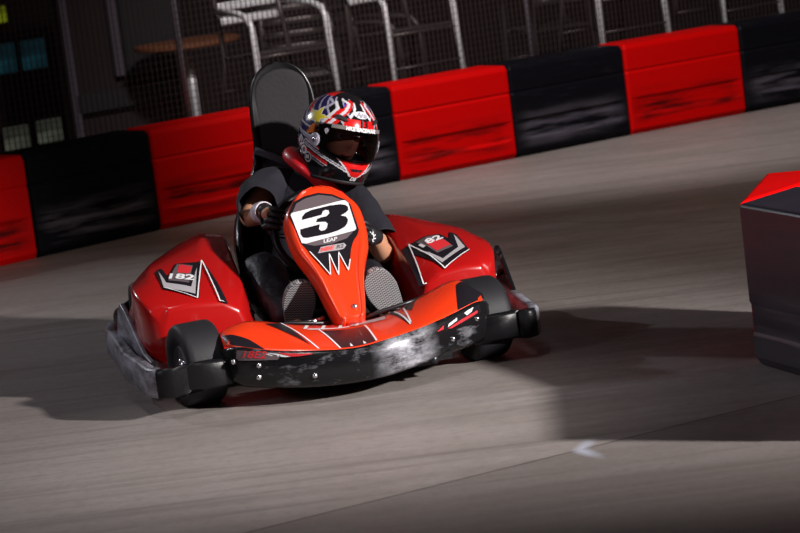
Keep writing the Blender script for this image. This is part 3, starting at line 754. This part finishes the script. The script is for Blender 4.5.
# ------------------------------------------------------------------ DRIVER
DO=Vector((0,.74,.11))
DW=KO+Matrix.Rotation(KA,3,'Z')@DO
D=empty('driver',DW,KA,'person in a colourful full-face helmet and black clothes driving the kart','person')
def dbuild(mb,name,mats,parent=None,**kw): return mb.build(name,mats,parent or D,off=DO,**kw)
SL=(-.085,.68,.625);EL=(-.205,.575,.52);WL=(-.168,.385,.565);HL=(-.150,.325,.555)
SR=(.205,.665,.535);ER=(.262,.42,.325);WR=(.214,.345,.42);HR=(.175,.318,.445)
NK=(.135,.665,.63)
Vb=[(0,.76,.20),(.02,.76,.32),(.05,.74,.44),(.075,.70,.56),NK,(.165,.645,.70),(.175,.625,.78),(.175,.63,.86),
    SL,EL,WL,HL,SR,ER,WR,HR,
    (-.09,.72,.18),(-.205,.36,.37),(-.155,.14,.18),(-.15,.06,.20),
    (.09,.72,.18),(.175,.38,.28),(.18,.15,.17),(.18,.06,.19)]
Eb=[(0,1),(1,2),(2,3),(3,4),(4,5),(5,6),(6,7),(3,8),(8,9),(9,10),(10,11),(3,12),(12,13),(13,14),(14,15),(0,16),(16,17),(17,18),(18,19),(0,20),(20,21),(21,22),(22,23)]
Rb=[.10,.095,.10,.10,.055,.06,.085,.05,.05,.040,.028,.03,.05,.041,.029,.03,.075,.055,.032,.014,.075,.055,.032,.014]
V,F=skin(Vb,Eb,Rb,2)
body=MB().add(V,F)
dbuild(body,'body',M_SKIN,smooth=True)
# face: features as part of the head (helmet frame)
HC=Vector((.178,.60,.780))
HYAW=math.radians(17);HPIT=math.radians(7);HROL=math.radians(16)
HR_=Matrix.Scale(1.05,3)@Matrix.Rotation(HYAW,3,'Z')@Matrix.Rotation(HPIT,3,'X')@Matrix.Rotation(HROL,3,'Y')
def hp(v): return HC+HR_@Vector(v)
face=MB()
ROWS=28;COLS=32;pts=[]
for i in range(ROWS+1):
    e=-PI/2+PI*i/ROWS;r=[]
    for j in range(COLS+1):
        a=2*PI*j/COLS
        x=.072*math.cos(e)*math.sin(a);y=-.092*math.cos(e)*math.cos(a);z=.115*math.sin(e)
        fx=x;fz=z
        if y<0:
            y-=.022*math.exp(-((fx/.013)**2+((fz+.018)/.018)**2))   # nose
            y-=.006*math.exp(-((fx/.03)**2+((fz+.055)/.010)**2))     # lips
            y+=.010*(math.exp(-(((abs(fx)-.032)/.017)**2+((fz-.008)/.012)**2)))
            y-=.006*math.exp(-((fx/.05)**2+((fz-.03)/.010)**2))
        r.append(hp((x,y,z-.005)))
    pts.append(r)
face.grid(pts)
fo=dbuild(face,'face',M_SKIN,smooth=True)
for sg in (-1,1):
    e=MB().lathe([(0,-.012),(.006,-.0104),(.0104,-.006),(.012,0),(.0104,.006),(.006,.0104),(0,.012)],hp((sg*.032,-.072,.002)),axis='y',n=16,mi=0)
    e.lathe([(0,-.0128),(.004,-.0124),(.0055,-.011)],hp((sg*.032+.001,-.072,.002)),axis='y',n=12,mi=1)
    dbuild(e,'eye',[M_WHITE,M_DBLK],fo,smooth=True)
    b=MB().tube([hp((sg*.016,-.088,.022)),hp((sg*.032,-.086,.027)),hp((sg*.05,-.074,.022))],[.002,.0035,.002],6);dbuild(b,'eyebrow',M_HAIR,fo,smooth=True)
l=MB().tube([hp((-.022,-.084,-.062)),hp((0,-.094,-.060)),hp((.022,-.084,-.062))],[.002,.005,.002],8);dbuild(l,'mouth',M_LIP,fo,smooth=True)
# ---- helmet
def hsurf(a,z,e=0):
    """a azimuth (rad, 0=front,+ = image right), z height relative to centre"""
    if z>=0: k=math.sqrt(max(0,1-(z/.150)**2.15))
    else: k=1-.16*(z/-.150)**2.2
    rx=.130*k;ry=.158*k
    c=math.cos(a)
    x=math.sin(a)*rx;y=-c*ry+ (.0 if c>0 else .0)
    if z<-.02 and c>0: y-=.022*math.exp(-((z+.105)/.045)**2)*c**3
    if z<-.05 and c<-.2: y-=.03*((-.05-z)/.1)*(-c)      # nape tucks in
    n=Vector((math.sin(a)/rx if rx>1e-5 else 0,-c/ry if ry>1e-5 else 0,z*8)).normalized() if k>.01 else Vector((0,0,1))
    return hp(Vector((x,y,z))+n*e)
def pin(p,poly):
    x,y=p;r=False;j=len(poly)-1
    for i in range(len(poly)):
        if (poly[i][1]>y)!=(poly[j][1]>y) and x<(poly[j][0]-poly[i][0])*(y-poly[i][1])/(poly[j][1]-poly[i][1])+poly[i][0]: r=not r
        j=i
    return r
# paint scheme in (azimuth deg, z mm); materials: 0 dark blue 1 red 2 white 3 black 4 yellow 5 orange 6 silver 7 royal blue
HM=[mat('helmet_dark_blue',(.02,.015,.09),.2,coat=.6),mat('helmet_red',(.72,.012,.012),.2,coat=.6),mat('helmet_white',(.72,.72,.76),.2,coat=.6),mat('helmet_black',(.008,.008,.010),.15,coat=.6),
    mat('helmet_yellow',(.75,.62,.03),.25,coat=.6),mat('helmet_orange',(.85,.22,.02),.25,coat=.6),mat('helmet_silver',(.4,.38,.46),.25,coat=.6),mat('helmet_blue',(.03,.05,.5),.2,coat=.6)]
def star(cx,cy,r,sx=1,rot=0):
    return [(cx+(r if i%2==0 else r*.42)*math.sin(rot+i*PI/5)*sx,cy+(r if i%2==0 else r*.42)*math.cos(rot+i*PI/5)) for i in range(10)]
STAR=star(-77,58,34,.68,.25);STAR2=star(-77,58,40,.68,.25)
def band(p,pts,w):
    """signed distance to polyline with width w (deg, mm scaled)"""
    best=1e9
    for a,b in zip(pts,pts[1:]):
        dx,dy=b[0]-a[0],b[1]-a[1];L=dx*dx+dy*dy
        t=max(0,min(1,((p[0]-a[0])*dx+(p[1]-a[1])*dy)/L))
        best=min(best,math.hypot(p[0]-a[0]-t*dx,p[1]-a[1]-t*dy))
    return best<w
def paint(a,z):
    side=1 if a>=0 else -1
    b=-abs(a);p=(b,z)
    if z>=52 and abs(a)<25 and z<66: pass
    if pin(p,STAR):return 4
    if pin(p,STAR2):return 2
    if band(p,[(-80,10),(-74,26)],5.5) or band(p,[(-84,-2),(-70,8)],5):return 5
    if z>132: return 3 if abs(a)<70 else 1
    if z>38:
        # brow: red with flowing stripes
        if z<70 and b>-30: return 1
        if band(p,[(-52,42),(-44,62),(-30,90),(-22,118),(-40,128)],3.0):return 2
        if band(p,[(-46,50),(-36,78),(-26,100),(-20,122)],7):return 1
        if band(p,[(-62,44),(-54,70),(-44,98),(-52,118)],3.0):return 2
        if band(p,[(-57,44),(-48,72),(-40,96)],3.5):return 1
        if band(p,[(-20,76),(-12,98),(-10,120)],2.6):return 2
        if band(p,[(-30,112),(-24,120)],5):return 7
        if band(p,[(-16,66),(-44,60)],3):return 3
        if b>-14 and z>66: return 3
        if band(p,[(-68,90),(-56,112),(-70,124)],3):return 6
        if math.sin(b*.35+z*.12)>.75:return 6
        if b<-95 and math.sin(b*.12+z*.09)>.4:return 1
        return 0 if b<-60 else 3
    if z<=38 and b<-58 and z>-40 and band(p,[(-62,-38),(-84,-20),(-112,0)],5): return 6
    if z>-60 and b<-58 and z>-28: 
        if math.sin(z*.22+b*.1)>.82: return 2
        return 0 if b>-110 else 3
    # lower: black base with sweeping white / red bands to the chin
    if b>-38 and z<-60:
        if z<-128: return 3
        lim=-38+( -60-z)*.42
        if b>lim+3:return 1
        if b>lim:return 2
    q=z+70+ (b+60)*.95
    if -4<q<1:return 2
    if 4<q<7:return 2
    if 12<q<17 and b<-60:return 2
    if 17<q<26 and b<-60:return 1
    if -20<q<-10 and b<-45:return 1
    if -23<q<-20 and b<-45:return 2
    if 28<q<31 and b<-70:return 6
    if q>31 or 1<=q<=4:return 0
    if -32<q<-28 and b<-50:return 6
    return 3
def aperture(a,z):
    if abs(a)>64:return False
    up=36-4*(a/64)**2;lo=-72+34*(abs(a)/64)**2.2
    return lo<z<up
NA,NZ=220,120
hm=MB()
V=[];idx={}
zs=[]
for j in range(NZ+1):
    q=j/NZ
    # finer near the crown
    z=-.150+.30*q if q<.8 else None
    if z is None:
        th=(q-.8)/.2*PI/2;z=.09+.06*math.sin(th)
    zs.append(z)
for j,z in enumerate(zs):
    for i in range(NA):
        V.append(hsurf(2*PI*i/NA-PI,z))
F=[];M=[]
for j in range(NZ):
    for i in range(NA):
        a=(360*(i+.5)/NA-180);z=(zs[j]+zs[j+1])/2*1000
        if aperture(a,z):continue
        F.append((j*NA+i,j*NA+(i+1)%NA,(j+1)*NA+(i+1)%NA,(j+1)*NA+i));M.append(paint(a,z))
HEL=dbuild(MB().add(V,F),'helmet',HM,smooth=True)
for p,mi in zip(HEL.data.polygons,M):p.material_index=mi
so=HEL.modifiers.new('s','SOLIDIFY');so.thickness=.012;so.offset=-1
HEL['label']='full-face racing helmet painted red, white, blue and black with a yellow star'
# trims
ap=[]
for i in range(41):
    a=-64+128*i/40;ap.append((a,36-4*(a/64)**2))
for i in range(41):
    a=64-128*i/40;ap.append((a,-72+34*(abs(a)/64)**2.2))
g=MB().tube([hsurf(math.radians(a),z/1000,.0) for a,z in ap],.005,8,closed=True);dbuild(g,'rubber_seal',M_MBLK,HEL,smooth=True)
g=MB().tube([hsurf(2*PI*i/60,-.150,-.005) for i in range(60)],.009,8,closed=True);dbuild(g,'neck_roll',M_MBLK,HEL,smooth=True)
# visor
rows=[]
for i in range(41):
    a=-72+144*i/40;up=44-5*(a/70)**2;lo=-80+46*(abs(a)/70)**2
    rows.append([hsurf(math.radians(a),(lo+(up-lo)*j/16)/1000,.006) for j in range(17)])
VIS=dbuild(MB().grid(rows),'visor',M_VISOR,HEL,smooth=True);VIS['label']='dark tinted visor'
st=MB();rows=[]
for i in range(41):
    a=-46+92*i/40;up=45-4*(a/70)**2
    rows.append([hsurf(math.radians(a),(up-13+13*j/3)/1000,.0075) for j in range(4)])
st.grid(rows,0)
hf=lambda e:(lambda x,y:hsurf(x/.145,y,e))
textdecal(st,'MRZ RACEWARE',0,.0370,.0175,hf(.0090),1,bold=.0009,sx=.98)
dbuild(st,'visor_strip',[mat('visor_strip_grey',(.20,.18,.17),.4),M_WHITE],VIS)
for sg in (-1,1):
    c=MB();rr=[]
    for (x,z) in ((0,0),): pass
    decal(c,[(sg*(.168)+.019*math.cos(k*PI/10),-.022+.024*math.sin(k*PI/10)) for k in range(20)],hf(.010),0,.01)
    decal(c,[(sg*(.168)+.008*math.cos(k*PI/8),-.022+.009*math.sin(k*PI/8)) for k in range(16)],hf(.012),1,.01)
    dbuild(c,'visor_pivot',[HM[6],M_CHROME],HEL,smooth=True,solid=.003)
    v=MB();decal(v,[(sg*.058,.060),(sg*.10,.064),(sg*.115,.074),(sg*.095,.078),(sg*.066,.070)],hf(.005),0,.01);dbuild(v,'brow_vent',M_MBLK,HEL,solid=.004)
tx=MB()
textdecal(tx,'13',.010,.0585,.034,hf(.006),0,bold=.0007,sx=1.15)
decal(tx,[(.038*math.cos(k*PI/12)+.002,.083+.012*math.sin(k*PI/12)+.004) for k in range(24)],hf(.002),1,.01)
textdecal(tx,'Arai',.002,.087,.024,hf(.004),2,bold=.0006,sx=1.3,shear=.3)
textdecal(tx,'SVO',-.238,-.052,.040,hf(.003),1,bold=.0012,rot=-.8)
decal(tx,[(-.198+.017*math.cos(k*PI/10),-.088+.018*math.sin(k*PI/10)) for k in range(20)],hf(.002),1,.01)
decal(tx,[(-.198+.013*math.cos(k*PI/10),-.088+.014*math.sin(k*PI/10)) for k in range(20)],hf(.003),3,.01)
textdecal(tx,'M',-.198,-.088,.018,hf(.004),1,bold=.001)
decal(tx,[(-.03,-.098),(.03,-.098),(.02,-.106),(-.02,-.106)],hf(.003),3,.01)
textdecal(tx,'DS',0,-.135,.018,hf(.003),1,bold=.001,sx=1.3)
dbuild(tx,'helmet_lettering',[M_DBLK,M_WHITE,HM[6],M_DBLK],HEL)
# ---- collar
ring=[]
for k in range(36):
    a=2*PI*k/36
    ring.append(Vector((.115+.115*math.sin(a),.655-.122*math.cos(a),.628-.095*math.sin(a)-.022*math.cos(a)-.06*max(0,math.sin(a+.5)))))
dbuild(MB().tube(ring,[(.030,.026)]*36,12,closed=True),'neck_collar',M_COLLAR,smooth=True,)['label']='red padded neck collar'
# ---- t-shirt
sh=MB();secs=[]
for (x,y,z,rx,ry,tilt) in ((0,.75,.16,.165,.12,0),(.0,.755,.24,.165,.12,0),(.02,.75,.32,.16,.115,0),(.04,.735,.40,.165,.12,-.05),(.06,.72,.48,.175,.125,-.12),(.075,.705,.55,.185,.125,-.2),(.09,.695,.60,.165,.11,-.25),(.11,.685,.63,.12,.09,-.25),(.13,.68,.65,.075,.07,-.2)):
    secs.append([wr((x+rx*math.cos(k*PI/14),y+ry*math.sin(k*PI/14),z+tilt*rx*math.cos(k*PI/14)),.009,12) for k in range(28)])
sh.loft(secs)
def path(pts,n=16):
    tab=[(i,)+tuple(p) for i,p in enumerate(pts)];return [interp(tab,(len(pts)-1)*i/n) for i in range(n+1)]
pt=path([(-.0,.69,.60),(-.075,.675,.625),(-.135,.62,.60),(-.165,.55,.58),(-.172,.50,.572)])
sh.tube(pt,[.062+.012*min(1,i/8) for i in range(17)],28,caps=False,fn=lambda v:wr(v,.009,13,3))
pt=path([(.12,.68,.56),(.205,.655,.53),(.235,.57,.465),(.250,.50,.405),(.257,.468,.378)])
sh.tube(pt,[.060+.006*min(1,i/8) for i in range(17)],28,caps=False,fn=lambda v:wr(v,.009,13,8))
dbuild(sh,'t_shirt',M_CLOTH,smooth=True,solid=.004,subsurf=1)
# ---- trousers
Vt=[(0,.77,.19),(-.1,.70,.20),(-.20,.50,.31),(-.205,.36,.375),(-.185,.25,.29),(-.165,.13,.185),(.1,.70,.20),(.18,.50,.24),(.175,.38,.285),(.175,.25,.235),(.185,.13,.17)]
V,F=skin(Vt,[(0,1),(1,2),(2,3),(3,4),(4,5),(0,6),(6,7),(7,8),(8,9),(9,10)],[.12,.105,.085,.078,.068,.055,.105,.085,.078,.068,.055],3)
dbuild(MB().add([wr(v,.011,13,2) for v in V],F),'trousers',M_TROU,smooth=True)
# ---- shoes
def shoe(base,toe,wdir,w,L,lab):
    """base=heel point of sole, toe=toe point, wdir=width direction"""
    base=Vector(base);ax=(Vector(toe)-base).normalized();wd=Vector(wdir);wd=(wd-ax*wd.dot(ax)).normalized();nn=ax.cross(wd)
    if nn.y<0: nn=-nn
    so=[];N=36
    for k in range(N):
        t=2*PI*k/N
        u=.5-.5*math.cos(t)
        hwid=(.38*math.sin(PI*min(1,u*1.02))**.45 if u>0 else 0)
        hwid=w*.5*(.72+.28*min(1,max(0,(u-.25)/.35)))*(math.sqrt(max(0,1-(abs(u-.5)*2)**3.2)))
        so.append((math.copysign(hwid,math.sin(t)),u*L))
    def W(x,y,h): return base+wd*x+ax*y+nn*h
    # local object frame so tread pattern follows the sole
    Rm=Matrix((wd,ax,nn)).transposed()
    sh_=empty('shoe',(0,0,0));sh_.parent=D
    Mx=Matrix.Translation(base-DO)@Rm.to_4x4();sh_.matrix_local=Mx
    sh_['label']=lab
    m=MB();m.loft([[(x*.98,y*.99+.001,0) for x,y in so],[(x,y,.006) for x,y in so],[(x,y,.022) for x,y in so]]);m.build('sole',M_SOLE,sh_,smooth=False,bevel=.002)
    secs=[]
    for (h,kx,y0,y1) in ((.020,.98,.0,.99),(.035,.97,.0,.97),(.05,.9,.0,.9),(.068,.75,.0,.75),(.085,.62,.01,.58),(.10,.55,.02,.46),(.115,.52,.02,.42)):
        secs.append([(x*kx,L*y0+y*(y1-y0),h) for x,y in so])
    MB().loft(secs).build('upper',M_SHOE,sh_,smooth=True)
    for i in range(5): MB().tube([(-.022,L*(.45+.07*i),.092-.009*i),(0,L*(.46+.07*i),.099-.009*i),(.022,L*(.45+.07*i),.092-.009*i)],.003,6).build('lace',M_LGREY,sh_,smooth=True)
shoe((-.158,.125,.125),(-.128,.03,.345),(1,0,-.12),.118,.245,'shoe on the driver right foot')
shoe((.225,.115,.135),(.122,.03,.345),(1,0,.45),.118,.25,'shoe on the driver left foot')
# ---- gloves gripping the rim
def glove(ang,wrist,lab,up):
    H=Vector(rimpt(ang));T=(Vector(rimpt(ang+.05))-H).normalized();OUT=(H-SWc).normalized();B=T.cross(OUT).normalized()
    if B.y<0:B=-B            # B toward driver
    wrist=Vector(wrist)
    palm=H+OUT*.028+B*.030
    Vg=[palm,wrist,wrist+(wrist-palm).normalized()*.03]
    Eg=[(0,1),(1,2)];Rg=[(.034,.026),.029,.033]
    for k,o in enumerate((-.034,-.012,.011,.032)):
        i=len(Vg);ln=(.95,1.05,1.0,.85)[k]
        Vg+=[palm+T*o*.9+OUT*.004-B*.012, H+T*o+OUT*.030-B*.012, H+T*o+OUT*(.012)-B*.028*ln, H+T*o-OUT*.014*ln-B*.026, H+T*o-OUT*.026*ln-B*.006]
        Eg+=[(0,i),(i,i+1),(i+1,i+2),(i+2,i+3),(i+3,i+4)];Rg+=[.013,.0115,.0105,.010,.0085]
    i=len(Vg)
    Vg+=[palm+T*(.030*up)+B*.008-OUT*.015,H+T*(.045*up)+B*.026-OUT*.012,H+T*(.040*up)+B*.016-OUT*.026]
    Eg+=[(0,i),(i,i+1),(i+1,i+2)];Rg+=[.014,.012,.010]
    V,F=skin(Vg,Eg,Rg,2)
    o=dbuild(MB().add(V,F),'glove',M_GLOVE,smooth=True);o['label']=lab
    return o,H,OUT,T,B,palm
gl,H,OUT,T,B,palm=glove(PI*.86,Vector(WL)+Vector((.004,-.015,0)),'black glove on the driver right hand',1)
gr,H2,OUT2,T2,B2,palm2=glove(-PI*.06,Vector(WR)+Vector((-.002,-.008,0)),'black glove with white emblem on the driver left hand',1)
# white emblem on the left-hand glove
em=MB();c0=palm2+Vector((.006,-.036,.0))
for k in range(9):
    a=2*PI*k/9;em.tube([c0+Vector((.011*math.cos(a),0,.013*math.sin(a))),c0+Vector((.018*math.cos(a+.3),.002,.021*math.sin(a+.3)))],.0028,6)
em.tube([c0+Vector((.010*math.cos(2*PI*k/16),-.001,.012*math.sin(2*PI*k/16))) for k in range(16)],.0025,6,closed=True)
dbuild(em,'glove_emblem',M_WHITE,gr,smooth=True)
# wristband
d=(Vector(HL)-Vector(EL)).normalized();w=Vector(WL)
dbuild(MB().tube([w-d*.045,w-d*.02,w,w+d*.004],[.036,.037,.036,.034],24,caps=False),'wristband',mat('pale_wristband',(.62,.60,.68),.5),smooth=True,solid=.004)

# ------------------------------------------------------------------ lights
def spot(name,loc,target,energy,size=.3,angle=60,blend=.5,col=(1,1,1)):
    l=bpy.data.lights.new(name,'SPOT');l.energy=energy;l.spot_size=math.radians(angle);l.spot_blend=blend;l.shadow_soft_size=size;l.color=col
    o=bpy.data.objects.new(name,l);COL.objects.link(o);o.location=loc
    o.rotation_euler=(Vector(target)-Vector(loc)).to_track_quat('-Z','Y').to_euler();return o
def area(name,loc,target,energy,size,col=(1,1,1)):
    l=bpy.data.lights.new(name,'AREA');l.energy=energy;l.size=size;l.color=col
    o=bpy.data.objects.new(name,l);COL.objects.link(o);o.location=loc
    o.rotation_euler=(Vector(target)-Vector(loc)).to_track_quat('-Z','Y').to_euler();return o
spot('key_lamp',(6.1,4.1,3.35),(-.2,8.75,.2),5300,.17,31,1.0,(1,.95,.92))
spot('rim_lamp',(-5.9,13.9,4.1),(-.1,9.6,.4),520,.12,50,.6,(.9,.92,1))
spot('left_lamp',(-5.6,5.2,3.2),(.2,8.9,.3),180,.7,42,.8,(.95,.86,1))
spot('chair_fill',(.6,11.2,4.6),(1.3,15.3,.9),1000,.3,70,.7,(1,.93,.93))  # added fill without a seen fixture, brightens the chair legs
spot('track_fill',(2.0,7.6,5.6),(1.3,13.2,0),290,.3,60,.9,(1,.72,.52))  # added warm fill for the barrier row and the far floor
spot('floor_pool_fill',(-.9,6.6,5.5),(-.35,7.95,0),560,.4,24,1.0,(1,.94,.93))  # unseen soft spot added to make the pale pool on the near floor
w=bpy.data.worlds.new('world');S.world=w;w.use_nodes=True
bg=w.node_tree.nodes['Background'];bg.inputs[0].default_value=(.62,.5,.5,1);bg.inputs[1].default_value=.04
S.view_settings.view_transform='Standard';S.view_settings.look='None';S.view_settings.exposure=0;S.view_settings.gamma=1;S.view_settings.use_curve_mapping=False
